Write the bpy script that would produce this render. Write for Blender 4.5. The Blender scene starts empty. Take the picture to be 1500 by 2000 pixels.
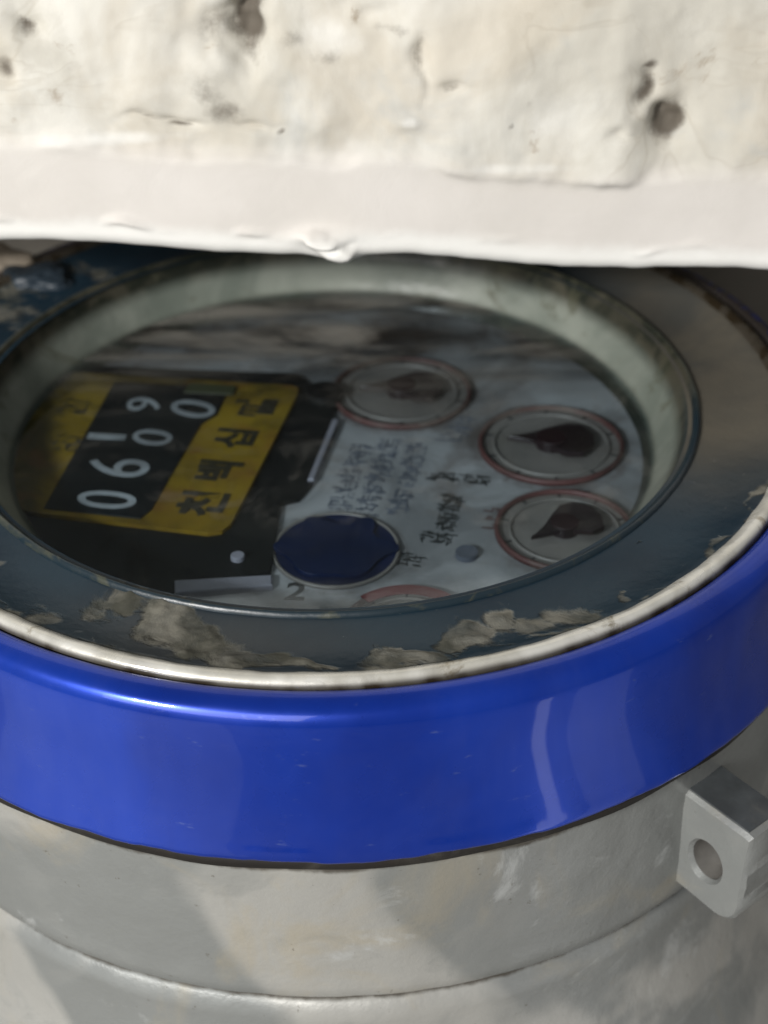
import bpy, bmesh, math, random
from mathutils import Vector, Matrix, noise
S = 0.001                      # everything below is written in millimetres
sc = bpy.context.scene
col = sc.collection
PI = math.pi

# ------------------------------------------------------------------ camera
cd = bpy.data.cameras.new('camera'); cam = bpy.data.objects.new('camera', cd); col.objects.link(cam)
F = Vector((0, .8249626, -.56518732)); R = Vector((.99992736, -.00681218, -.00994323)); U = R.cross(F) 
cam.matrix_world = Matrix(((R.x, U.x, -F.x, .0046916), (R.y, U.y, -F.y, -.12267358), (R.z, U.z, -F.z, .06983228), (0, 0, 0, 1)))
cd.sensor_fit = 'VERTICAL'; cd.sensor_height = 36; cd.sensor_width = 27; cd.lens = 54
cd.clip_start = .005; cd.clip_end = 20
cd.dof.use_dof = True; cd.dof.focus_distance = .113; cd.dof.aperture_fstop = 36
sc.camera = cam

# ------------------------------------------------------------------ light
w = bpy.data.worlds.new('World'); sc.world = w; w.use_nodes = True
w.node_tree.nodes['Background'].inputs[0].default_value = (.95, .97, 1, 1)
w.node_tree.nodes['Background'].inputs[1].default_value = .19
def lamp(name, loc, to, sx, sy, power, color=(1, 1, 1)):
    l = bpy.data.lights.new(name, 'AREA'); l.shape = 'RECTANGLE'; l.size = sx*S; l.size_y = sy*S
    l.energy = power; l.color = color
    o = bpy.data.objects.new(name, l); col.objects.link(o); o.location = Vector(loc)*S
    o.rotation_euler = (Vector(to)-Vector(loc)).to_track_quat('-Z', 'Y').to_euler()
    return o
lamp('window_light', (-245, -345, 215), (0, -10, -5), 60, 34, 1.9, (1, .98, .95))
lamp('open_front_light', (-215, -475, 200), (0, 0, 0), 380, 230, 1.55, (1, .99, .975))
lamp('added_sheen_lamp', (-96, -124, -50), (-16, -41, -6), 125, 62, .012, (.88, .95, 1))  # added lamp for the milky reflection on the ring's left
lamp('added_stripe_lamp', (66, -96, -52), (15, -43, -7), 5, 60, .0022, (.95, .95, 1))  # added lamps, this and the next, for the stripe reflections on the ring
lamp('added_stripe_lamp', (86, -84, -52), (20, -41, -7), 24, 62, .0024, (.97, .98, 1))
sc.view_settings.view_transform = 'Standard'; sc.view_settings.look = 'None'
sc.view_settings.exposure = 0; sc.view_settings.gamma = 1

# ------------------------------------------------------------------ node helper
def srgb(r, g, b):
    f = lambda c: (c/255/12.92 if c/255 <= .04045 else ((c/255+.055)/1.055)**2.4)
    return (f(r), f(g), f(b), 1)
class N:
    def __init__(s, name):
        s.m = bpy.data.materials.new(name); s.m.use_nodes = True; s.t = s.m.node_tree
        s.b = s.t.nodes['Principled BSDF']; s.out = s.t.nodes['Material Output']
        s.tc = s.t.nodes.new('ShaderNodeTexCoord').outputs['Object']
    def n(s, k, **kw):
        x = s.t.nodes.new(k)
        for a, v in kw.items(): setattr(x, a, v)
        return x
    def put(s, sock, v):
        if isinstance(v, bpy.types.NodeSocket): s.t.links.new(v, sock)
        else: sock.default_value = v
    def noise(s, scale, detail=4, rough=.55, dist=0, vec=None, off=None):
        x = s.n('ShaderNodeTexNoise'); v = vec or s.tc
        if off is not None:
            a = s.n('ShaderNodeVectorMath', operation='ADD'); s.put(a.inputs[0], v); a.inputs[1].default_value = off; v = a.outputs[0]
        s.put(x.inputs['Vector'], v); x.inputs['Scale'].default_value = scale; x.inputs['Detail'].default_value = detail
        x.inputs['Roughness'].default_value = rough; x.inputs['Distortion'].default_value = dist
        return x.outputs[0]
    def stretch(s, sx, sy, sz):
        x = s.n('ShaderNodeMapping'); s.put(x.inputs[0], s.tc); x.inputs['Scale'].default_value = (sx, sy, sz); return x.outputs[0]
    def rng(s, v, a, b, c=0, d=1):
        x = s.n('ShaderNodeMapRange'); x.interpolation_type = 'SMOOTHSTEP'; s.put(x.inputs[0], v)
        for i, q in enumerate((a, b, c, d)): x.inputs[i+1].default_value = q
        return x.outputs[0]
    def math(s, op, a, b=0.):
        x = s.n('ShaderNodeMath', operation=op); s.put(x.inputs[0], a); s.put(x.inputs[1], b); return x.outputs[0]
    def mix(s, f, a, b, mode='MIX'):
        x = s.n('ShaderNodeMix', data_type='RGBA', blend_type=mode); s.put(x.inputs[0], f); s.put(x.inputs[6], a); s.put(x.inputs[7], b)
        return x.outputs[2]
    def attr(s, name):
        x = s.n('ShaderNodeAttribute'); x.attribute_name = name; return x.outputs['Fac']
    def bump(s, h, strength=.3, dist=.0004):
        x = s.n('ShaderNodeBump'); s.put(x.inputs['Height'], h); x.inputs['Strength'].default_value = strength; x.inputs['Distance'].default_value = dist
        s.put(s.b.inputs['Normal'], x.outputs[0])
    def set(s, color=None, rough=None, metal=None, spec=None, coat=None):
        for k, v in (('Base Color', color), ('Roughness', rough), ('Metallic', metal), ('Specular IOR Level', spec), ('Coat Weight', coat)):
            if v is not None: s.put(s.b.inputs[k], v)
        return s.m

def simple(name, c, rough=.6, var=.25, scale=400, metal=0, spec=.5, dust=0.):
    n = N(name)
    k = n.rng(n.noise(scale, 5), .3, .7)
    dark = tuple(x*(1-var) for x in c[:3])+(1,)
    cc = n.mix(k, dark, c)
    if dust:
        d = n.rng(n.noise(scale*.45, 6, .65, .6, off=(3, 1, 2)), .50, .72, 0, dust)
        cc = n.mix(d, cc, srgb(120, 116, 106))
        rough = n.math('ADD', rough, n.math('MULTIPLY', d, .3))
    n.bump(n.noise(scale*4, 3), .15, .0002)
    return n.set(cc, rough, metal, spec)

# ---- plaster of the slab
def mat_slab():
    n = N('stained_plaster')
    a = n.noise(38, 6, .6, .3)
    b = n.noise(75, 6, .62, .5, vec=n.stretch(1, 1, .7), off=(5, 2, 1))
    up = n.attr('upper')
    c = n.mix(n.rng(a, .35, .65), srgb(206, 201, 194), srgb(216, 211, 205))
    c2 = n.mix(n.rng(b, .42, .62), srgb(194, 190, 179), srgb(212, 209, 200))
    tan = n.rng(n.noise(55, 6, .6, .5, off=(1, 7, 3)), .46, .68, 0, .6)
    c2 = n.mix(tan, c2, srgb(190, 180, 162))
    brn = n.rng(n.noise(110, 7, .68, 1.0, off=(7, 2, 5)), .60, .72, 0, .55)
    c2 = n.mix(brn, c2, srgb(142, 122, 96))
    grey = n.rng(n.noise(70, 6, .62, .6, off=(9, 1, 4)), .52, .68, 0, .5)
    c2 = n.mix(grey, c2, srgb(178, 180, 178))
    vein = n.noise(60, 3, .5, 2.5, off=(2, 2, 8))
    v = n.math('ABSOLUTE', n.math('SUBTRACT', vein, .5))
    v = n.rng(v, .0, .03, .16, 0)
    v = n.math('MULTIPLY', v, n.rng(n.noise(30, 2, off=(4, 4, 4)), .48, .62))
    c2 = n.mix(v, c2, srgb(140, 128, 108))
    c = n.mix(up, c, c2)
    st = n.attr('stain_pit')
    stn = n.math('ADD', st, n.math('MULTIPLY', n.math('SUBTRACT', n.noise(260, 5, .65), .5), .9))
    c = n.mix(n.rng(stn, .28, .75, 0, .92), c, srgb(84, 76, 66))
    wt = n.attr('pale')
    wn = n.math('ADD', wt, n.math('MULTIPLY', n.math('SUBTRACT', n.noise(180, 4, .6), .5), .6))
    c = n.mix(n.rng(wn, .25, .75, 0, .85), c, srgb(232, 231, 226))
    h = n.math('ADD', n.noise(160, 7, .62, .8), n.math('MULTIPLY', n.noise(900, 3), .15))
    n.bump(h, .13, .0007)
    return n.set(c, .78, 0, .25)

def mat_blue():
    n = N('blue_enamel')
    k = n.noise(60, 4, .55, .4, vec=n.stretch(1, 1, .5))
    c = n.mix(n.rng(k, .35, .65), (.0005, .024, .27, 1), (.001, .036, .37, 1))
    wear_dark = n.rng(n.math('ADD', n.attr('wear_dark'), n.math('MULTIPLY', n.math('SUBTRACT', n.noise(900, 5, .7), .5), 1.2)), .62, .8)
    c = n.mix(wear_dark, c, srgb(70, 64, 60))
    scr = n.noise(260, 5, .7, .3, vec=n.stretch(1, 1, 4), off=(2, 9, 3))
    scr = n.rng(scr, .64, .72, 0, .45)
    c = n.mix(scr, c, srgb(90, 105, 160))
    haze = n.rng(n.noise(45, 7, .68, .8, vec=n.stretch(1, 1, .35), off=(3, 3, 3)), .42, .75, 0, .05)
    c = n.mix(haze, c, srgb(140, 150, 190))
    n.bump(n.noise(110, 3, .45, vec=n.stretch(1, 1, .25)), .04, .0004)
    n.b.inputs['Coat Roughness'].default_value = .05
    return n.set(c, n.rng(n.noise(200, 4), .3, .7, .24, .36), 0.45, .4, .45)

def mat_cast():
    n = N('painted_cast_metal')
    a = n.noise(34, 4, .5, .7); b = n.noise(120, 6, .6, 1.0, off=(4, 1, 7))
    c = n.mix(n.rng(a, .45, .54), srgb(136, 138, 136), srgb(170, 169, 164))
    c = n.mix(n.rng(b, .5, .68, 0, .6), c, srgb(140, 141, 138))
    t = n.rng(n.noise(75, 6, .62, .8, off=(8, 8, 1)), .52, .72, 0, .4)
    c = n.mix(t, c, srgb(176, 163, 135))
    p = n.rng(n.math('ADD', n.math('MULTIPLY', n.attr('chips'), .14), n.noise(130, 7, .68, .8, off=(1, 5, 2))), .60, .74, 0, .6)
    c = n.mix(p, c, srgb(190, 192, 191))
    sp = n.rng(n.noise(900, 4, .65, off=(7, 7, 7)), .66, .74, 0, .6)
    c = n.mix(sp, c, srgb(88, 80, 68))
    g = n.attr('grime_shade')
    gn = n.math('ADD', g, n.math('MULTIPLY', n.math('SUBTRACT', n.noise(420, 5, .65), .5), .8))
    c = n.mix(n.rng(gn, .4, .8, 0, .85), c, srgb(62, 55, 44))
    h = n.math('ADD', n.noise(110, 6, .6, .5), n.math('MULTIPLY', n.noise(1300, 4, .65), .35))
    n.bump(h, .25, .0005)
    return n.set(c, n.rng(b, .3, .7, .30, .5), .35, .5)

def mat_plate():
    n = N('teal_enamel_plate')
    base = n.mix(n.rng(n.noise(60, 4), .3, .7), srgb(20, 36, 48), srgb(30, 50, 62))
    reflection_dust = n.math('MULTIPLY', n.attr('reflection_dust'), n.rng(n.noise(90, 5, .6, .8), .3, .7, .6, 1))
    c = n.mix(reflection_dust, base, srgb(104, 98, 86))
    d = n.math('ADD', n.attr('dirt'), n.math('MULTIPLY', n.math('SUBTRACT', n.noise(190, 7, .62, .6), .5), 1.3))
    dm = n.math('MULTIPLY', n.rng(d, .24, .50), n.rng(n.noise(240, 6, .65, .5, off=(4, 4, 1)), .3, .6, .55, 1))
    mud = n.mix(n.rng(n.noise(300, 6, .6, off=(2, 2, 2)), .35, .65), srgb(74, 73, 63), srgb(126, 123, 112))
    c = n.mix(n.math('MULTIPLY', dm, .85), c, mud)
    fleck = n.rng(n.noise(1500, 3, .6, off=(2, 5, 2)), .72, .78, 0, .6)
    c = n.mix(fleck, c, srgb(150, 150, 145))
    n.bump(n.math('ADD', dm, n.math('MULTIPLY', n.noise(900, 4), .3)), .5, .0003)
    return n.set(c, n.math('ADD', .30, n.math('MULTIPLY', dm, .5)), 0, .22)

def mat_lip():
    n = N('worn_cream_gasket')
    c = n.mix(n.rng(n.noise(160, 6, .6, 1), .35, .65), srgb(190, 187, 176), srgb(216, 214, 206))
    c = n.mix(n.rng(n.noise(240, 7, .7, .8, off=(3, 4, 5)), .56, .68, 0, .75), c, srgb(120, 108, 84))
    c = n.mix(n.attr('grime_shade'), c, srgb(50, 42, 30))
    n.bump(n.noise(300, 6, .6), .25, .0003)
    return n.set(c, n.rng(n.noise(200, 5), .3, .7, .16, .4), .25, .6)

def mat_bezel():
    n = N('aged_bezel')
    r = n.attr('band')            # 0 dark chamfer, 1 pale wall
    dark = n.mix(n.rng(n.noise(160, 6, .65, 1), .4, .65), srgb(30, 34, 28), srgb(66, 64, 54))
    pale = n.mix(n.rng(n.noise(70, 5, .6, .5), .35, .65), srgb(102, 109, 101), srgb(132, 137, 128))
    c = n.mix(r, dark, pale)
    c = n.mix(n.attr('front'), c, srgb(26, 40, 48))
    mossy = n.rng(n.noise(130, 7, .7, 1.5, off=(6, 6, 2)), .54, .66, 0, .6)
    c = n.mix(mossy, c, srgb(76, 76, 60))
    n.bump(n.noise(300, 5, .6), .3, .0003)
    return n.set(c, .33, 0, .5)

def mat_glass():
    n = N('clouded_glass')
    t = n.n('ShaderNodeBsdfTransparent'); t.inputs[0].default_value = (.88, .92, .94, 1)
    d = n.n('ShaderNodeBsdfDiffuse'); n.put(d.inputs[0], n.mix(n.rng(n.noise(75, 7, .65, 1.2, vec=n.stretch(.5, 1.7, 1), off=(6, 1, 6)), .42, .62), srgb(48, 44, 40), srgb(150, 146, 138)))
    g = n.n('ShaderNodeBsdfGlossy'); g.inputs['Roughness'].default_value = .06; g.inputs[0].default_value = (1, 1, 1, 1)
    fr = n.n('ShaderNodeFresnel'); fr.inputs[0].default_value = 1.45
    m = n.attr('smear')
    sm = n.noise(60, 7, .62, 1.6, vec=n.stretch(.55, 1.6, 1))
    k = n.math('MULTIPLY', m, n.rng(sm, .38, .62, .15, 1))
    k2 = n.rng(n.noise(90, 8, .7, 1.8, off=(4, 3, 1)), .46, .72, .0, .13)
    k = n.math('MAXIMUM', n.math('MULTIPLY', k, .62), k2)
    mx = n.n('ShaderNodeMixShader'); n.put(mx.inputs[0], k); n.put(mx.inputs[1], t.outputs[0]); n.put(mx.inputs[2], d.outputs[0])
    m2 = n.n('ShaderNodeMixShader'); n.put(m2.inputs[0], n.math('MULTIPLY', fr.outputs[0], .09)); n.put(m2.inputs[1], mx.outputs[0]); n.put(m2.inputs[2], g.outputs[0])
    bp = n.n('ShaderNodeBump'); n.put(bp.inputs['Height'], n.noise(130, 4, .5)); bp.inputs['Strength'].default_value = .12; bp.inputs['Distance'].default_value = .0004
    n.put(g.inputs['Normal'], bp.outputs[0]); n.put(d.inputs['Normal'], bp.outputs[0])
    n.put(n.out.inputs[0], m2.outputs[0])
    return n.m

def mat_print_face():
    n = N('printed_dial_face')
    c = n.mix(n.rng(n.noise(70, 5, .6, 1), .35, .65), srgb(112, 114, 116), srgb(160, 162, 164))
    st = n.rng(n.noise(55, 7, .65, 1.8, off=(1, 6, 9)), .5, .68, 0, .5)
    c = n.mix(st, c, srgb(96, 86, 80))
    g = n.math('ADD', n.attr('grime_dark'), n.math('MULTIPLY', n.math('SUBTRACT', n.noise(170, 7, .68, 1, off=(2, 4, 1)), .5), 1.2))
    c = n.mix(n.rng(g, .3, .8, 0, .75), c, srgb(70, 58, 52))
    return n.set(c, .55, 0, .3)

def mat_yellow():
    n = N('grimy_yellow_plate')
    c = n.mix(n.rng(n.noise(110, 5), .3, .7), srgb(116, 92, 24), srgb(142, 118, 32))
    g = n.math('ADD', n.attr('grime_dark'), n.math('MULTIPLY', n.math('SUBTRACT', n.noise(150, 7, .68, .8), .5), 1.3))
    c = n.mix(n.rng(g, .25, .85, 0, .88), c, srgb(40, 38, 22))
    c = n.mix(n.rng(n.noise(220, 6, .6, .5, off=(3, 3, 3)), .52, .66, 0, .35), c, srgb(122, 74, 40))
    return n.set(c, .5, 0, .2)
M = dict(slab=mat_slab(), blue=mat_blue(), cast=mat_cast(), plate=mat_plate(), lip=mat_lip(), bezel=mat_bezel(), glass=mat_glass(), face=mat_print_face(),
    yellow=mat_yellow(),
    black=simple('black_counter_drum', srgb(12, 18, 22), .5, .3, 150, spec=.2, dust=.03),
    boxblack=simple('black_moulding', srgb(18, 20, 22), .5, .3, 150, spec=.2, dust=.08),
    white=simple('worn_white_print', srgb(158, 164, 168), .6, .5, 260),
    grey=simple('faded_grey_print', srgb(88, 94, 106), .6, .3, 500),
    ink=simple('black_print', srgb(30, 34, 36), .6, .4, 900),
    labelink=simple('dark_label_print', srgb(44, 40, 24), .6, .4, 900),
    red=simple('faded_red_print', srgb(88, 52, 50), .55, .5, 110, dust=1.0),
    maroon=simple('maroon_pointer', srgb(30, 16, 20), .4, .3, 300),
    star=simple('navy_indicator', srgb(5, 24, 60), .5, .35, 250, spec=.2),
    recess=simple('grey_sub_dial', srgb(122, 118, 114), .4, .3, 160, dust=.6),
    palebar=simple('pale_moulding_edge', srgb(140, 140, 150), .45, .2, 200),
    topshade=simple('shaded_lug_top', srgb(72, 76, 78), .5, .4, 300, dust=.3),
    bore=simple('bare_metal_bore', srgb(150, 147, 142), .4, .35, 300, metal=.4),
    gapshade=simple('gap_shade_black', srgb(26, 20, 15), .7, .4, 300, dust=.2),
    wall=simple('rough_concrete', srgb(140, 134, 124), .85, .35, 60),
    soil=simple('damp_grit', srgb(150, 147, 140), .8, .4, 60),
    mudblue=simple('wet_slate_mud', srgb(38, 50, 60), .5, .5, 90),
    mudbrown=simple('dried_brown_mud', srgb(128, 118, 104), .8, .3, 250))

# ------------------------------------------------------------------ mesh helpers
def link(name, bm, mat, parent=None, smooth=True):
    bmesh.ops.recalc_face_normals(bm, faces=bm.faces[:])
    me = bpy.data.meshes.new(name); bm.to_mesh(me); bm.free()
    me.materials.append(mat)
    if smooth:
        me.polygons.foreach_set('use_smooth', [True]*len(me.polygons))
    o = bpy.data.objects.new(name, me); col.objects.link(o)
    if parent: o.parent = parent
    return o
def sharp(o, ang=35):
    me = o.data; bm = bmesh.new(); bm.from_mesh(me)
    for e in bm.edges:
        if len(e.link_faces) == 2 and e.calc_face_angle(0) > math.radians(ang): e.smooth = False
    bm.to_mesh(me); bm.free()
def attr(o, name, fn):
    a = o.data.attributes.new(name, 'FLOAT', 'POINT')
    a.data.foreach_set('value', [float(fn(v.co/S)) for v in o.data.vertices])
def spline(prof, k):
    """subdivide a profile with Catmull-Rom, k steps per span"""
    out = []
    P = [Vector((p[0], p[1], 0)) for p in prof]
    for i in range(len(P)-1):
        a, b, c, d = P[max(i-1, 0)], P[i], P[i+1], P[min(i+2, len(P)-1)]
        for j in range(k):
            t = j/k
            q = .5*((2*b)+(c-a)*t+(2*a-5*b+4*c-d)*t*t+(3*b-a-3*c+d)*t**3)
            out.append((q.x, q.y))
    out.append((prof[-1][0], prof[-1][1])); return out
def revolve(prof, n=360, disp=None, closed=False):
    bm = bmesh.new(); rows = []
    for i in range(n):
        a = 2*PI*i/n; row = []
        for (r, z) in prof:
            p = Vector((r*math.cos(a), r*math.sin(a), z))
            if disp: p = disp(p, a, r, z)
            row.append(bm.verts.new(p*S))
        rows.append(row)
    m = len(prof)
    for i in range(n):
        A, B = rows[i], rows[(i+1) % n]
        for j in range(m if closed else m-1):
            bm.faces.new((A[j], B[j], B[(j+1) % m], A[(j+1) % m]))
    return bm
def prism(pts, z0, z1, bev=0):
    bm = bmesh.new()
    a = [bm.verts.new(Vector((x, y, z0))*S) for x, y in pts]; b = [bm.verts.new(Vector((x, y, z1))*S) for x, y in pts]
    bm.faces.new(a); top = bm.faces.new(b)
    for i in range(len(pts)): j = (i+1) % len(pts); bm.faces.new((a[i], a[j], b[j], b[i]))
    if bev: bmesh.ops.bevel(bm, geom=list(top.edges), offset=bev*S, segments=3, affect='EDGES', profile=.5)
    return bm
def disc(cx, cy, r, z0, z1, n=64, sy=1, bev=0):
    return prism([(cx+r*math.cos(2*PI*i/n), cy+r*sy*math.sin(2*PI*i/n)) for i in range(n)], z0, z1, bev)
def ringmesh(cx, cy, r0, r1, z0, z1, n=64, zt=None):
    prof = [(r0, z0), (r0, z1), ((r0+r1)/2, z1+(r1-r0)*.25), (r1, z1), (r1, z0)]
    return revolve(prof, n, lambda p, a, r, z: p+Vector((cx, cy, 0)), closed=True)
def clip(pts, Rm):
    """keep a polygon inside the dial opening"""
    out = []
    n = len(pts)
    for i in range(n):
        a, b = Vector(pts[i]), Vector(pts[(i+1) % n])
        for k in range(24): 
            p = a.lerp(b, k/24)
            if p.length > Rm: p = p.normalized()*Rm
            out.append(p)
    res = [out[0]]
    for p in out[1:]:
        if (p-res[-1]).length > .02: res.append(p)
    if (res[0]-res[-1]).length < .02: res.pop()
    return [(p.x, p.y) for p in res]
def text_bm(txt, size, x, y, z, rot, sx=1, sy=1, thick=.05, bold=0, shear=0):
    c = bpy.data.curves.new('t', 'FONT'); c.body = txt; c.size = size; c.align_x = 'CENTER'; c.align_y = 'CENTER'
    c.extrude = thick; c.offset = bold; c.resolution_u = 4; c.shear = shear
    o = bpy.data.objects.new('t', c); col.objects.link(o)
    dg = bpy.context.evaluated_depsgraph_get(); dg.update()
    me = bpy.data.meshes.new_from_object(o.evaluated_get(dg))
    bm = bmesh.new(); bm.from_mesh(me)
    bb = [v.co.copy() for v in bm.verts]
    if bb:
        cx = (min(v.x for v in bb)+max(v.x for v in bb))/2; cy = (min(v.y for v in bb)+max(v.y for v in bb))/2
        bmesh.ops.translate(bm, verts=bm.verts, vec=(-cx, -cy, 0))
    bmesh.ops.transform(bm, verts=bm.verts, matrix=Matrix.Translation(Vector((x, y, z))*S) @ Matrix.Rotation(rot, 4, 'Z') @ Matrix.Diagonal((sx*S, sy*S, S, 1)))
    bpy.data.objects.remove(o); bpy.data.curves.remove(c); bpy.data.meshes.remove(me)
    return bm
def empty(name, label, cat, loc=(0, 0, 0)):
    o = bpy.data.objects.new(name, None); col.objects.link(o); o.location = Vector(loc)*S; o.empty_display_size = .01
    o['label'] = label; o['category'] = cat; return o
def nz(p, s): return noise.noise(Vector(p)*s)
def fbm(p, s, o=4): return noise.fractal(Vector(p)*s, 1, 2, o)
def gauss(p, x, y, sx, sy): return math.exp(-(((p[0]-x)/sx)**2+((p[1]-y)/sy)**2))

# ------------------------------------------------------------------ the setting
bm = bmesh.new(); bmesh.ops.create_grid(bm, x_segments=160, y_segments=160, size=.9)
for v in bm.verts: v.co.z = -.080+.0015*fbm(v.co, 30)+.004*nz(v.co, 9)
g = link('ground', bm, M['soil']); g['kind'] = 'structure'
bm = bmesh.new()
nx, nzv = 120, 40; rows = []
for j in range(nzv+1):
    rows.append([bm.verts.new(Vector((-300+600*i/nx, 62+3*fbm((i*.3, j*.3, 0), .6), -75+150*j/nzv))*S) for i in range(nx+1)])
for j in range(nzv):
    for i in range(nx): bm.faces.new((rows[j][i], rows[j][i+1], rows[j+1][i+1], rows[j+1][i]))
b = [v for r in rows for v in r]
ret = bmesh.ops.extrude_face_region(bm, geom=bm.faces[:])
bmesh.ops.translate(bm, verts=[e for e in ret['geom'] if isinstance(e, bmesh.types.BMVert)], vec=(0, .08, 0))
o = link('chamber_wall', bm, M['wall']); o['label'] = 'rough grey concrete wall of the meter pit behind the blue rim, under the slab'; o['category'] = 'wall'; o['kind'] = 'thing'

# ------------------------------------------------------------------ overhanging slab (front near y=0)
def edge_z(x): return 12.6-.058*x+.25*math.sin(x*.22)+.18*nz((x, 3, 0), .35)
def ov(x): return 1/(1+math.exp(-(x-9.3)/.9))/(1+math.exp((x-26.5)/1.2))
def build_slab():
    bm = bmesh.new(); x0, x1, nx = -85, 95, 620
    # profile from the bottom edge upward along the front face: (height above edge)
    hs = [0]
    h = 0
    while h < 52: h += (.18 if h < 2 else .28 if h < 34 else 1.2); hs.append(h)
    pits = [(-8.00, 32.00, 2.6, 2.3, 1.6), (-5.90, 32.65, 1.2, 3.0, 3.2), (26.70, 26.91, 1.1, 1.7, 1.1), (28.60, 23.86, 1.35, 1.5, 2.2), (-12.00, 24.56, 1.9, .35, 1.0), (-14.50, 24.93, 2.0, .3, .6), (-23.50, 32.55, 1.0, .9, 1.1),
            (8.60, 29.09, .55, 2.0, .8), (10.90, 27.13, 1.5, .6, .8), (-5.50, 24.37, 1.6, .3, .7), (24.60, 23.65, .5, .5, .6), (-26.00, 29.58, 1.0, 1.5, .9), (4.00, 33.16, 2, .8, .7), (25.60, 23.12, 1.5, .25, .5)]
    lumps = [(-0.80, 25.30, 2.8, 2.4, .6), (7.20, 24.38, 1.3, .6, .35), (-20.00, 23.35, 3, .6, .5), (26.60, 25.09, .8, .9, .6), (-.5, 14.6, 2.6, .7, .8), (1.3, 13.2, 1.5, .7, .9), (-9.00, 29.30, 2, 1.4, .6)]
    rows = []
    grid = []
    for i in range(nx+1):
        x = x0+(x1-x0)*i/nx; e = edge_z(x)
        # local sag of the bottom edge (plaster drip)
        e -= .55*math.exp(-((x-1.6)/1.3)**2)+.35*math.exp(-((x-.2)/2.0)**2)
        band = 8.9+.5*nz((x, 9, 2), .12)+.25*nz((x, 5, 2), .6)-1.0*ov(x)   # height of the band's upper line
        row = []
        for hh in hs:
            z = e+hh
            y = 0.0
            if hh < 1.3: y += 1.3-math.sqrt(max(0, 1.3**2-(1.3-hh)**2))     # rounded arris
            up = 1/(1+math.exp(-(hh-band)/.16))
            over = ov(x)
            y += up*(.3-.8*over)+max(0, hh-band)*.16
            zz = 12.6+hh
            rough = up*.9+.12
            rd = math.exp(-((hh-2.2-.9*nz((x, 2, 0), .35))/.30)**2)*max(0, nz((x, 6, 0), .28)+.15)
            y -= .9*rd*(1 if x < 4 else .35)
            fl = gauss((x, hh), .4-.9*(hh-1.5), 1.6, 2.0, 1.5)
            y -= .65*(1/(1+math.exp(-(fl-.45+.12*nz((x, 1, z), 1.2))*22)))
            y += rough*(.75*fbm((x, 0, z), .11, 2)+.16*fbm((x+40, 0, z), .33, 3))
            wx = x+1.1*nz((x, 4, z), .45); wz = z+.8*nz((x, 8, z), .45)
            for (px_, pz_, sx, sz, d) in pits:
                q = gauss((wx, wz), px_, pz_, sx, sz); y += .6*d*min(1, q*1.2)*(1+.3*nz((x, 0, z), .9))*(q > .02)
            for (px_, pz_, sx, sz, d) in lumps:
                q = gauss((x, z), px_, pz_, sx, sz); y -= d*min(.8, q)
            row.append(bm.verts.new(Vector((x, y, z))*S))
        grid.append(row)
    for i in range(nx):
        for j in range(len(hs)-1): bm.faces.new((grid[i][j], grid[i+1][j], grid[i+1][j+1], grid[i][j+1]))
    # underside, top, back and ends
    def strip(j, z_off):
        front = [grid[i][j] for i in range(nx+1)]
        return front
    bot = [bm.verts.new(Vector((x0+(x1-x0)*i/nx, 66, edge_z(x0+(x1-x0)*i/nx)+.8))*S) for i in range(nx+1)]
    mid = [bm.verts.new(Vector((x0+(x1-x0)*i/nx, 2.6, edge_z(x0+(x1-x0)*i/nx)-.0+.05*nz((i*.2, 0, 0), 1)))*S) for i in range(nx+1)]
    top = [bm.verts.new(Vector((x0+(x1-x0)*i/nx, 66, 66))*S) for i in range(nx+1)]
    for i in range(nx):
        bm.faces.new((grid[i+1][0], grid[i][0], mid[i], mid[i+1]))
        bm.faces.new((mid[i+1], mid[i], bot[i], bot[i+1]))
        bm.faces.new((bot[i+1], bot[i], top[i], top[i+1]))
        bm.faces.new((grid[i][-1], grid[i+1][-1], top[i+1], top[i]))
    for i in (0, nx): bm.faces.new(grid[i]+[top[i], bot[i], mid[i]])
    o = link('concrete_slab', bm, M['slab'])
    o['label'] = 'thick cream plastered concrete slab with a pitted face overhanging the water meter'; o['category'] = 'slab'; o['kind'] = 'thing'
    def hrel(p): return p.z-edge_z(p.x)
    attr(o, 'upper', lambda p: 1/(1+math.exp(-(hrel(p)-(9.2-.9*ov(p.x))-.6*nz((p.x, 0, 4), .3))/.5)))
    def stain_pit(p):
        s = 0
        for (x, z, sx, sz, k) in [(-5.80, 32.28, 1.3, 2.8, .95), (-8.20, 31.72, 2.4, 1.8, .42), (26.70, 27.08, .9, 1.5, .8), (27.20, 28.53, .9, .6, .7), (28.70, 23.86, 1.15, 1.5, 1.0), (-12.00, 24.51, 1.5, .38, .85), (-14.50, 24.93, 1.8, .25, .5), (-5.50, 24.37, 1.6, .28, .5), (-3.60, 24.00, .3, .4, .7),
                (-9.70, 26.88, 2.2, 1.2, .47), (-23.50, 32.65, 1.0, .9, .8), (-26.00, 29.58, 1.0, 1.3, .6), (8.50, 29.63, .45, 1.8, .5), (10.90, 27.04, 1.4, .6, .52), (15.90, 24.01, .6, .45, .6), (17.00, 26.12, .7, .9, .47), (24.40, 23.74, .8, .4, .4), (-2.50, 31.35, 1.6, 1.6, .5), (-8.2, 25.6, 2.6, 1.6, .44), (-10, 28.5, 3.4, 2, .4), (.5, 29.5, 2.5, 1.5, .4), (26.0, 26.0, 1.6, 3, .42), (29.8, 25, .8, 1.6, .45), (6.00, 31.90, 2, .8, .42)]:
            s = max(s, k*gauss((p.x+1.1*nz((p.x, 4, p.z), .45), p.z+.8*nz((p.x, 8, p.z), .45)), x, z, sx*1.1, sz*1.1))
        # brown stains, plus dark colour in the pits
        return s
    attr(o, 'stain_pit', stain_pit)
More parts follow.
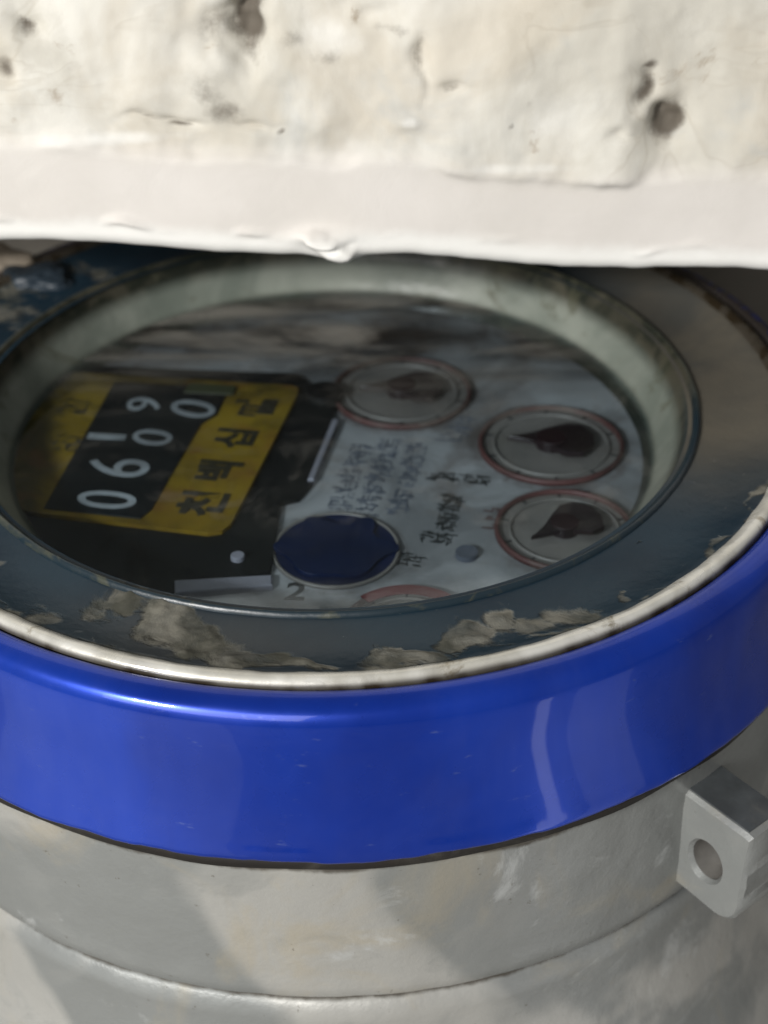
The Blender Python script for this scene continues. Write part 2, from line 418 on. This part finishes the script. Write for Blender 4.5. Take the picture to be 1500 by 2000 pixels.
    attr(o, 'pale', lambda p: max(.42*gauss((p.x, p.z), -.8, 25.3, 3.2, 2.6), .8*gauss((p.x, p.z), .3, 13.6, 4, 1.6), .5*gauss((p.x, p.z), 7.2, 24.4, 1.2, .7), .6*gauss((p.x, p.z), -18, 23.4, 9, .8), .5*gauss((p.x, p.z), 16, 20.6, 8, .7), .5*gauss((p.x, p.z), 1, 31, 4, 2.5), .5*gauss((p.x, p.z), 19, 25, 5, 3), 1.0*math.exp(-(hrel(p)/2.6)**2)))  # brighter light on the bottom edge painted in, plus pale plaster patches
build_slab()

# ------------------------------------------------------------------ the water meter
meter = empty('water_meter', 'round water meter with bright blue ring, grey cast body and murky glass over yellow counter', 'water meter', (0, 0, -80))
def P(name, bm, mat, parent=None, smooth=True):
    """part of the meter: parent at the base empty, mesh kept in world millimetres"""
    o = link(name, bm, mat, None, smooth)
    o.parent = parent or meter
    if parent is None: o.matrix_parent_inverse = Matrix.Translation(-meter.location)
    return o

# cast body: neck band, groove, flared lower chamber
def body_disp(p, a, r, z):
    d = .18*fbm(p, .10, 4)+.05*nz(p, .6)
    if z > -29: d += .10*nz((p.x, p.y, 0), .18)
    e = Vector((math.cos(a), math.sin(a), 0))
    return p+e*d
prof = [(40, -11.5), (45.0, -11.8)] + [(45.25+.02*k, -12-1.15*k) for k in range(1, 14)] + [(45.6, -27.6), (45.55, -28.4), (45.3, -28.9), (44.9, -29.15), (44.5, -29.4), (44.45, -29.8), (44.8, -30.3), (45.3, -31)] \
     + [(45.3+.06*k+.012*k*k, -31-1.1*k) for k in range(1, 18)] + [(51, -52), (52, -56), (52, -76), (50, -80), (0.5, -80)]
o = P('cast_body', revolve(prof, 420, body_disp), M['cast'])
def grime_shade(p):
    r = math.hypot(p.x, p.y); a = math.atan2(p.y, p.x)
    g = .95*math.exp(-((p.z+14.1)/.7)**2)+.95*math.exp(-((p.z+29.7)/.6)**2)  # shade painted into the gap under the ring and the groove
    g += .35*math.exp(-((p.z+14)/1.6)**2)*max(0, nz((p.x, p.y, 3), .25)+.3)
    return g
attr(o, 'grime_shade', grime_shade)
attr(o, 'chips', lambda p: max(gauss((p.x, p.z), 5, -17, 2.6, 3.2), gauss((p.x, p.z), 3, -22, 4, 1.6), gauss((p.x, p.z), -17, -14.5, 2.2, .9), .8*gauss((p.x, p.z), 16, -22, 1, 3)) if p.y < 0 else 0)
# casting seams and pipe bosses
def boss(sx):
    bm = bmesh.new(); n = 64
    prof = [(24, 0), (24, 9), (23.2, 10.2), (20.5, 11), (20.5, 24), (19, 25), (0.5, 25)]
    rows = []
    for i in range(n):
        a = 2*PI*i/n
        rows.append([bm.verts.new(Vector((sx*(42+h), r*math.cos(a), -37-10+r*.62*math.sin(a)))*S) for r, h in prof])
    for i in range(n):
        A, B = rows[i], rows[(i+1) % n]
        for j in range(len(prof)-1): bm.faces.new((A[j], B[j], B[j+1], A[j+1]))
    bmesh.ops.translate(bm, verts=bm.verts, vec=(0, 0, .0))
    return bm
for sx in (-1, 1):
    o = P('pipe_boss', boss(sx), M['cast']); sharp(o); attr(o, 'grime_shade', lambda p: 0)

# dark ring added to paint the shade in the gap below the blue ring
P('gap_shade_ring', revolve([(44.0, -10), (45.2, -10.2), (45.7, -12.3), (46.2, -12.9), (46.15, -13.7), (45.5, -14.0), (44, -14.0)], 300, lambda p, a, r, z: p*(1+.004*nz((math.cos(a)*8, math.sin(a)*8, z), 1)), closed=True), M['gapshade'])

# blue ring
def blue_disp(p, a, r, z):
    e = Vector((math.cos(a), math.sin(a), 0)); d = .012*fbm((p.x, p.y, p.z*.5), .08, 2)
    # torn, pushed-out flap at the lower edge, right of centre
    s = math.degrees(a)
    if r > 44:
        u = (s+72.8)             # 0 at the tear
        if -13 < u < 0 and z < -7: d += .65*(1-(u/-13.))**1.5*max(0, min(1, (-7-z)/4.))
        d -= .45*math.exp(-(u-.7)**2/.3)*max(0, min(1, (-8-z)/3.))
    q = p+e*d
    if z < -11.5: q.z += .22*fbm((p.x, p.y, 0), .25, 4)
    return q
prof = spline([(41.95, -1.2), (42.05, -.35), (42.6, -.05), (43.4, -.10), (44.15, -.5), (44.6, -1.3), (44.85, -2.5), (45.05, -3.9), (45.35, -6.5), (45.75, -9), (46.2, -11.0), (46.55, -12.25), (46.5, -12.65), (46.2, -12.8), (45.8, -12.5)], 4)
o = P('blue_ring', revolve(prof, 720, blue_disp), M['blue'])
attr(o, 'wear_dark', lambda p: .55*math.exp(-((math.hypot(p.x, p.y)-42.15)/.3)**2) + .55*math.exp(-((p.z+12.5)/.35)**2) + .22*math.exp(-((math.hypot(p.x, p.y)-42.7)/.4)**2) + (.72*max(0, min(1, (p.y-2)/8))*max(0, min(1, (44.9-math.hypot(p.x, p.y))/.5))))  # edge wear, plus a darkened far side

# cream lip bead
def lip_disp(p, a, r, z):
    k = .12*fbm((p.x, p.y, 0), .25, 5)
    e = Vector((math.cos(a), math.sin(a), 0))
    return p+e*(k if r < 40.8 else k*.25)+Vector((0, 0, .06*fbm((p.x, p.y, 5), .3, 4)*(1 if z > -.7 else 0)))
prof = spline([(40.1, -1.0), (40.3, -.22), (40.55, .08), (40.9, .28), (41.3, .34), (41.6, .2), (41.85, -.2), (41.95, -1.2)], 3)
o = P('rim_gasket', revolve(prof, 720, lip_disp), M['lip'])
attr(o, 'grime_shade', lambda p: min(1, .95*math.exp(-((math.hypot(p.x, p.y)-41.9)/.16)**2)+.95*max(0, min(1, (p.y+14)/10))+.35*max(0, nz((p.x, p.y, 0), .7))))  # far side painted as shaded, outer crevice darker, plus random grime

# teal plate between lip and window
def plate_disp(p, a, r, z):
    q = p.copy()
    m = dirt_amount(p)
    if 33.2 < r < 40: q.z += .22*max(0, min(1, (m-.45)*3))*(.5+fbm(p, .6, 4))
    return q
SP = [(-14.5, -30.6, 2.0, 1.4, .75), (-11.5, -32.8, 2.4, 2.6, .95), (-8.6, -35.6, 2.6, 2.4, 1.0), (-5.6, -38.0, 3.2, 1.3, 1.0), (-13, -37.8, 1.6, 1.1, .5), (-17, -32.5, 1.6, 2.4, .52), (-3, -39.4, 6, .9, .9), (-19, -35.6, 3, .9, .5), (-21, -32.5, 2.0, 1.6, .5), (-26.5, -27.5, 1.8, 1.4, .46), (-29, -27, 2, 2, .4),
      (6.5, -38.2, 2.6, 1.2, .85), (10.5, -36.3, 2.4, 2.2, 1.0), (12.6, -33.8, 1.6, 2.0, .85), (15.5, -34.6, 2.0, 1.8, .55), (18.5, -33.2, 2, 1.6, .42), (22.3, -31, .9, 1.2, .66), (24.6, -23.6, .4, .8, .6),
      (0, -39.6, 3, .5, .8), (3.6, -38.2, 1.0, 1.2, .55), (-33, 19, 5, 7, .42), (-27, 27, 5, 3, .4), (-36, 8, 2, 9, .4)]
def dirt_amount(p):
    s = 0; o_ = p
    p = p+Vector((1.9*fbm((p.x, p.y, 0), .22, 4), 1.9*fbm((p.x, p.y, 7), .22, 4), 0))
    for (x, y, sx, sy, k) in SP: s = max(s, k*gauss(p, x, y, sx, sy))
    r = math.hypot(p.x, p.y)
    if p.y < 0: s = max(s, .42*math.exp(-((r-40.2)/.5)**2))
    s += .16*fbm((o_.x, o_.y, 3), .5, 5)*(s > .08)
    return max(0, s)
prof = [(32.3, -.75)]+[(32.6+.25*k, -.72-.03*math.sin(k/30*PI)*6+.6*(k/30)**3) for k in range(30)]+[(40.2, -.1), (40.5, -.05)]
o = P('face_plate', revolve(prof, 900, plate_disp), M['plate'])
attr(o, 'dirt', dirt_amount)
attr(o, 'reflection_dust', lambda p: .85*max(0, min(1, (p.x-22)/10))*max(0, min(1, (p.y+22)/14)) + .25*gauss(p, -10, -36, 12, 5))  # slab reflection painted on the right, plus a faint dusty patch in front

# bezel (the recess seen through the window)
def bez_disp(p, a, r, z):
    return p+Vector((math.cos(a), math.sin(a), 0))*(.05*fbm(p, .3, 3))
prof = spline([(33.5, -1.1), (33.4, -.62), (33.1, -.36), (32.65, -.75), (32.2, -1.4), (31.8, -2.1)], 4)+spline([(31.7, -2.3), (31.1, -3.2), (30.4, -4.2), (29.8, -5.1), (29.3, -5.7), (28.8, -6.49)], 5)
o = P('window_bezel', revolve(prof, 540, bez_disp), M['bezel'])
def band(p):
    return max(0, min(1, (-1.9-p.z)/1.2))*max(0, min(1, (p.z+5.7)/.9))+(.8 if p.y > -8 else .0)*math.exp(-((math.hypot(p.x, p.y)-33.3)/.16)**2)  # pale wall, plus a thin edge highlight painted in except at the front
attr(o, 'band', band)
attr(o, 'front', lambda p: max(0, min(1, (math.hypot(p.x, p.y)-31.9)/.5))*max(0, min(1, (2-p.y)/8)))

# dial
Z = -6.5
dial = P('dial_face', revolve([(.01, Z)]+[(.5*k, Z) for k in range(1, 61)]+[(30.5, Z), (30.5, Z-.6), (.01, Z-.6)], 240), M['face'], smooth=False)
attr(dial, 'grime_dark', lambda p: max(.6*math.exp(-((math.hypot(p.x-6.6, p.y-9.4)-7)/1.3)**2), .55*math.exp(-((math.hypot(p.x-20.4, p.y+.7)-7.2)/1.1)**2), .55*math.exp(-((math.hypot(p.x-20.2, p.y+14.6)-6.4)/1.1)**2), .6*max(0, min(1, (p.y-10)/8)), .5*math.exp(-((math.hypot(p.x-.6, p.y+17)-5.9)/.7)**2)))  # grime around the sub-dials, and darker towards the far side
def D(name, bm, mat, parent=None, smooth=False):
    return P(name, bm, mat, parent, smooth)
UU = Vector((.19, .982)); NN = Vector((-.982, .19)); ROT = math.atan2(UU.y, UU.x)
def loc(u, v):
    """dial-plane point: u along the reading direction, v towards the glyph tops"""
    c = Vector((-15, -4)); q = c+UU*u+NN*v; return (q.x, q.y)
# black moulding round the counter
pts = clip([(-34, 16), (-4.0, 13.0), (-2.6, 10.9), (.6, 8.6), (-.2, 5.0), (.4, 3.0), (-1.6, -6.8), (-2.8, -9.6), (-4.4, -10.2), (-4.8, -20.6), (-12, -21.8), (-14, -28), (-34, -14)], 30.3)
D('counter_housing', prism(pts, Z, Z+.45, .15), M['boxblack'])
D('housing_edge', prism([(-.1, 3.6), (.45, 3.4), (-1.6, -6.9), (-2.15, -6.9)], Z+.0, Z+.75, .1), M['palebar'])
D('housing_edge', prism([(-12.6, -21.6), (-4.6, -21.0), (-4.5, -22.4), (-12.4, -23.4)], Z+.0, Z+.6, .15), M['palebar'])
# yellow counter plate
pts = [(-34, 14.2), (-4.3, 9.9), (-3.6, 9.3), (-3.7, 8), (-8.5, -14.0), (-9.2, -15.0), (-10.4, -15.3), (-25.4, -12.0), (-34, -9)]
cp = D('counter_plate', prism(clip(pts, 30.25), Z+.45, Z+.85, .1), M['yellow'])
bm = bmesh.new(); bm.from_mesh(cp.data); bmesh.ops.triangulate(bm, faces=[f for f in bm.faces if len(f.verts) > 4])
for _ in range(3): bmesh.ops.subdivide_edges(bm, edges=[e for e in bm.edges if e.calc_length() > .0009], cuts=1, use_grid_fill=False)
bmesh.ops.triangulate(bm, faces=bm.faces[:]); bm.to_mesh(cp.data); bm.free()
attr(cp, 'grime_dark', lambda p: max(.75*max(0, min(1, (-22.5-p.x)/4)), .6*max(0, min(1, (p.y-5-.1*p.x)/4)), .38))  # darker towards the left and the far side
# black number drum window
pts = [(-22.0, 10.8), (-10.4, 9.4), (-11.2, 4.2), (-12.7, 2.4), (-15.6, -11.8), (-16.4, -13.2), (-25.1, -11.4)]
nw = D('number_window', prism(pts, Z+.86, Z+1.0, .08), M['black'])
pts = [(-14.4, 10.1), (-9.7, 9.5), (-10.0, 7.8), (-14.8, 8.4)]
D('window_corner', prism(pts, Z+1.0, Z+1.12, .04), simple('olive_moulding', srgb(52, 58, 40), .5, .3, 300))
def num(t, x, y, w, h, m='white', rot=ROT, bold=.0, thick=.04):
    c = text_bm(t, 1, 0, 0, 0, 0)
    xs = [v.co.x for v in c.verts]; ys = [v.co.y for v in c.verts]; ww = (max(xs)-min(xs))/S; hh = (max(ys)-min(ys))/S; c.free()
    bm = text_bm(t, 1, x, y, Z+1.03, rot, w/ww, h/hh, thick, bold)
    return D('digit', bm, M[m])
num('0', -19.7, -10.3, 2.6, 5.4)
num('6', -19.4, -5.0, 2.9, 5.8)
num('1', -21.2, .3, .9, 3.6, rot=ROT+.08)
num('0', -16.9, .1, 2.6, 3.9, rot=ROT-.1)
num('9', -18.4, 6.2, 2.5, 3.4)
num('0', -13.6, 5.3, 2.9, 4.6, rot=ROT-.22)
for t, (x, y), w_, h_ in (('천', (-11.3, -10.9), 3.4, 4.0), ('백', (-10.3, -5.6), 3.0, 3.8), ('십', (-9.2, -.1), 3.0, 3.6)):
    c = text_bm(t, 1, 0, 0, 0, 0); xs = [v.co.x for v in c.verts]; ys = [v.co.y for v in c.verts]
    ww = (max(xs)-min(xs))/S; hh = (max(ys)-min(ys))/S; c.free()
    D('unit_label', text_bm(t, 1, x, y, Z+.89, ROT, w_/ww, h_/hh, .03, .035), M['labelink'])
D('unit_label', text_bm('m³', 3.6, -8.6, 5.6, Z+.89, ROT, .8, .95, .03, .08), M['labelink'])
D('unit_label', prism([(-6.9, 7.2), (-5.4, 7.0), (-5.9, 4.2), (-7.5, 4.5)], Z+.85, Z+.9), M['labelink'])

# faint printed blocks too worn to read: clusters of little strokes
def scribble(cx, cy, L, H, k, seed, m, name='worn_print', ang=ROT, zt=.03):
    rnd = random.Random(seed); bm = bmesh.new()
    e1 = Vector((math.cos(ang), math.sin(ang), 0)); e2 = Vector((-math.sin(ang), math.cos(ang), 0))
    for _ in range(k):
        c = Vector((cx, cy, Z))+e1*rnd.uniform(-L/2, L/2)+e2*rnd.uniform(-H/2, H/2)
        if rnd.random() < .5: a, b_ = e1*rnd.uniform(.12, .34), e2*rnd.uniform(.035, .06)
        else: a, b_ = e1*rnd.uniform(.05, .09), e2*rnd.uniform(.15, .5)
        z0 = Vector((0, 0, 0.003+_*.0004)); z1 = Vector((0, 0, zt+_*.0004))
        vs = [bm.verts.new((c+s1*a+s2*b_+zz)*S) for zz in (z0, z1) for s1, s2 in ((-1, -1), (1, -1), (1, 1), (-1, 1))]
        for f in ((0, 1, 2, 3), (4, 5, 6, 7), (0, 1, 5, 4), (1, 2, 6, 5), (2, 3, 7, 6), (3, 0, 4, 7)): bm.faces.new([vs[q] for q in f])
    return D(name, bm, M[m])
scribble(1.6, -5.5, 11, 1.9, 120, 1, 'grey'); scribble(4.2, -5.6, 13, 1.9, 150, 2, 'grey'); scribble(6.9, -5.8, 12, 1.8, 120, 3, 'grey')
scribble(11.6, -6.0, 1.3, 5.6, 70, 4, 'ink'); scribble(10.4, -11.4, 5.6, 1.6, 110, 5, 'ink'); scribble(9.2, -15.3, 1.6, 2.6, 46, 8, 'ink')
scribble(6.6, -18.3, 1.8, 2.8, 36, 6, 'ink'); scribble(14.8, -12.6, 3.4, 2.4, 40, 7, 'red'); scribble(11.6, 2.6, 4.5, 2.6, 46, 9, 'grey')
for (x, y, s_) in ((-25.1, 6.3, 11), (-24.8, -.4, 12)):
    o = scribble(x, y, 2.6, 2.6, 40, s_, 'labelink', 'unit_label'); 
    for v in o.data.vertices: v.co.z += .85*S

# sub dials
def sub_dial(cx, cy, r, ptr, ang, name='sub_dial'):
    c = clip([(cx+r*math.cos(t*PI/32), cy+r*math.sin(t*PI/32)) for t in range(64)], 30.2)
    def cl(p): 
        q = Vector((p.x/S, p.y/S)); 
        if q.length > 30.2: q = q.normalized()*30.2; p.x, p.y = q.x*S, q.y*S
    face = D(name, prism(c, Z+.0, Z+.12), M['recess'])
    bm = ringmesh(cx, cy, r-.1, r+.32, Z, Z+.45, 72)
    for v in bm.verts: cl(v.co)
    D('red_rim', bm, M['red'], face, True)
    bm = ringmesh(cx, cy, r*.80, r*.80+.30, Z+.10, Z+.30, 72)
    for v in bm.verts: cl(v.co)
    D('inner_ring', bm, M['recess'], face, True)
    bm = bmesh.new()
    for k in range(10):
        t = 2*PI*k/10+.3; e = Vector((math.cos(t), math.sin(t), 0)); f = Vector((-e.y, e.x, 0)); c0 = Vector((cx, cy, Z+.12))+e*r*.9
        vs = [bm.verts.new((c0+a*e*r*.07+b_*f*.10+Vector((0, 0, .03+zz)))*S) for zz in (-.02, .03) for a, b_ in ((-1, -1), (1, -1), (1, 1), (-1, 1))]
        for q in ((0, 1, 2, 3), (4, 5, 6, 7), (0, 1, 5, 4), (1, 2, 6, 5), (2, 3, 7, 6), (3, 0, 4, 7)): bm.faces.new([vs[w_] for w_ in q])
    for v in bm.verts: cl(v.co)
    D('tick_marks', bm, M['ink'], face)
    if ptr:
        # leaf-shaped pointer: narrow tip, wide tail, round hub
        L = r*.64; pr = [(-.98, .0), (-.4, .16), (0, .46), (.35, .68), (.7, .60), (.95, .2), (.95, -.2), (.7, -.60), (.35, -.62), (0, -.36), (-.4, -.12)]
        e = Vector((math.cos(ang), math.sin(ang))); f = Vector((-e.y, e.x))
        pp = [(cx+(e*a*L+f*b_*L).x, cy+(e*a*L+f*b_*L).y) for a, b_ in pr]
        bm = prism(pp, Z+.5, Z+1.0, .15)
        bm2 = disc(cx, cy, r*.22, Z+.12, Z+1.15, 32, 1, .1)
        me = bpy.data.meshes.new('x'); bm2.to_mesh(me); bm.from_mesh(me); bm2.free(); bpy.data.meshes.remove(me)
        D('pointer', bm, M['maroon'], face)
sub_dial(6.6, 9.4, 6.6, True, .0)
sub_dial(20.4, -.7, 6.5, True, -.1)
sub_dial(20.2, -14.6, 5.7, True, .55)
sub_dial(6.4, -28.2, 5.0, False, 0)
D('red_arc', prism([(6.4+rr*math.cos(t), -28.2+rr*math.sin(t)) for rr, ts in ((5.5, [math.radians(q) for q in range(48, 133, 4)]), (4.4, [math.radians(q) for q in range(132, 47, -4)])) for t in ts], Z+.5, Z+.62), simple('dark_red_arc', srgb(104, 24, 30), .5, .3, 200))

# flow indicator: navy star wheel in a pale ring
pts = []
for k in range(72):
    a = 2*PI*k/72; r_ = 4.25+(.9 if math.sin(a) > -.2 else .25)*math.cos(6*a+.3)
    pts.append((.6+r_*math.cos(a)*1.05, -17.0+r_*math.sin(a)*.98))
fi = D('flow_indicator', prism(pts, Z+.2, Z+.5, .12), M['star'])
D('indicator_well', disc(.6, -17.0, 5.2, Z, Z+.2, 64), simple('deep_blue_well', srgb(10, 26, 62), .5, .4, 200, spec=.2, dust=.3), fi)
D('indicator_ring', ringmesh(.6, -17.0, 5.15, 5.45, Z, Z+.25, 72), M['recess'], fi, True)
# posts and screw
D('housing_post', disc(-1.0, 8.2, 1.7, Z+.45, Z+1.25, 40, 1, .3), M['boxblack'])
sw = D('face_screw', disc(11.6, -18.0, .95, Z, Z+.5, 40, 1, .15), M['grey'])
D('face_screw', disc(-7.6, -18.6, .6, Z+.45, Z+.9, 32, 1, .12), M['palebar'])
D('dial_mark', text_bm('2', 3.2, -2.6, -22.6, Z+.03, -.1, 1.1, 1, .02, .05), M['ink'])

# glass
def gl(p, a, r, z): return p
o = P('window_glass', revolve([(.01, -5.15), (6, -5.15), (12, -5.15), (18, -5.15), (22, -5.15), (25, -5.15), (28, -5.15), (29.5, -5.15), (29.9, -5.2), (29.9, -5.4), (29, -5.4), (.01, -5.4)], 180), M['glass']); sharp(o)
attr(o, 'smear', lambda p: max(0, min(1, (p.y-6)/16))*.9+.25*gauss(p, 8, 18, 16, 6)+.02)

# seal lug: an eye with a horizontal hole standing off the body
er = Vector((.623, -.783, 0)); et = Vector((.783, .623, 0))
def lug():
    bm = bmesh.new(); n = 72; hc = Vector((48.05, -22.6))
    out = []; inn = []
    r0, r1, z0, z1 = 43.8, 51.9, -27.5, -17.0
    rad = 2.6
    for i in range(n):
        a = 2*PI*i/n; d = Vector((math.cos(a), math.sin(a)))
        t = 99
        if d.x > 0: t = min(t, (r1-hc.x)/d.x)
        if d.x < 0: t = min(t, (r0-hc.x)/d.x)
        pass
        if d.y > 0: t = min(t, (z1-hc.y)/d.y)
        if d.y < 0:
            # sloping underside
            # hc.y + t*dy = z0+.225*(51.2-hc.x-t*dx)
            k = d.y+.04*d.x
            if k < 0: t = min(t, (z0+.04*(51.9-hc.x)-hc.y)/k)
        q = hc+d*t
        # round the outer lower corner
        cc = Vector((r1-rad, z0+rad))
        if q.x > cc.x and q.y < cc.y:
            v = q-cc; q = cc+v.normalized()*min(v.length, rad)
        out.append(q); inn.append(hc+Vector((d.x*1.55, d.y*1.9)))
    def V(q, t): return bm.verts.new((er*q.x+et*t+Vector((0, 0, q.y)))*S)
    T = 4.7; b = .35
    L = []
    for (pts, t) in ((inn, .45), ([hc+(p-hc)*1.16 for p in inn], 0), (out_shrink(out, hc, b), 0), (out, b), (out, T-b), (out_shrink(out, hc, b), T), (inn, T)):
        L.append([V(q, t) for q in pts])
    for s in range(len(L)-1):
        for i in range(n): j = (i+1) % n; bm.faces.new((L[s][i], L[s][j], L[s+1][j], L[s+1][i]))
    return bm, inn, T, n
def out_shrink(pts, c, b): return [c+(p-c)*(1-b/(p-c).length) for p in pts]
bm, inn, T, n = lug()
for v in bm.verts: v.co += Vector(v.co).normalized()*.00008*fbm(v.co/S, .8, 3)
lugo = P('seal_lug', bm, M['cast']); sharp(lugo, 40); attr(lugo, 'grime_shade', lambda p: .25*gauss((p.x, p.z), 29, -20, 1.2, 1.5))
bm = bmesh.new(); A = [bm.verts.new((er*q.x*1+et*.46+Vector((0, 0, q.y)))*S) for q in inn]; B = [bm.verts.new((er*q.x+et*(T-.02)+Vector((0, 0, q.y)))*S) for q in inn]
for i in range(n): j = (i+1) % n; bm.faces.new((A[i], A[j], B[j], B[i]))
P('eye_bore', bm, M['bore'], lugo)
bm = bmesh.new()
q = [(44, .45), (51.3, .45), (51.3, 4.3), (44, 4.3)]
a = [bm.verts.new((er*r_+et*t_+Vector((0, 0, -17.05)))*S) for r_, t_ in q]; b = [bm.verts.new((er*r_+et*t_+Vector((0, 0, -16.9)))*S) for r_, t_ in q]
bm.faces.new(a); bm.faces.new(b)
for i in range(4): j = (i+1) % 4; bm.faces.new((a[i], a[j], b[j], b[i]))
P('lug_top_shade', bm, M['topshade'], lugo, False)  # thin dark sheet that paints the shade on the lug's top

# mud clumps lying on the plate
def clump(name, label, x, y, z, sx, sy, sz, m, seed):
    bm = bmesh.new(); bmesh.ops.create_icosphere(bm, subdivisions=5, radius=1)
    for v in bm.verts:
        d = v.co.normalized(); k = 1+.4*noise.noise(d*1.3+Vector((seed, 0, 0)))+.10*noise.noise(d*3.1+Vector((0, seed, 0)))
        v.co = Vector((d.x*sx*k, d.y*sy*k, d.z*sz*k))*S
        if v.co.z < -.3*S: v.co.z = -.3*S
    o = link(name, bm, M[m]); o.location = Vector((x, y, z))*S; o['label'] = label; o['category'] = 'mud'
clump('mud_clump', 'bluish wet mud clump on the far left of the meter face, beside the gasket', -31.2, 24.0, -.5, 3.6, 2.6, 1.3, 'mudblue', 3)
clump('mud_clump', 'dried brown mud clump lying over the far left part of the rim', -36.5, 27.5, -.2, 4.4, 3.2, 1.6, 'mudbrown', 9)
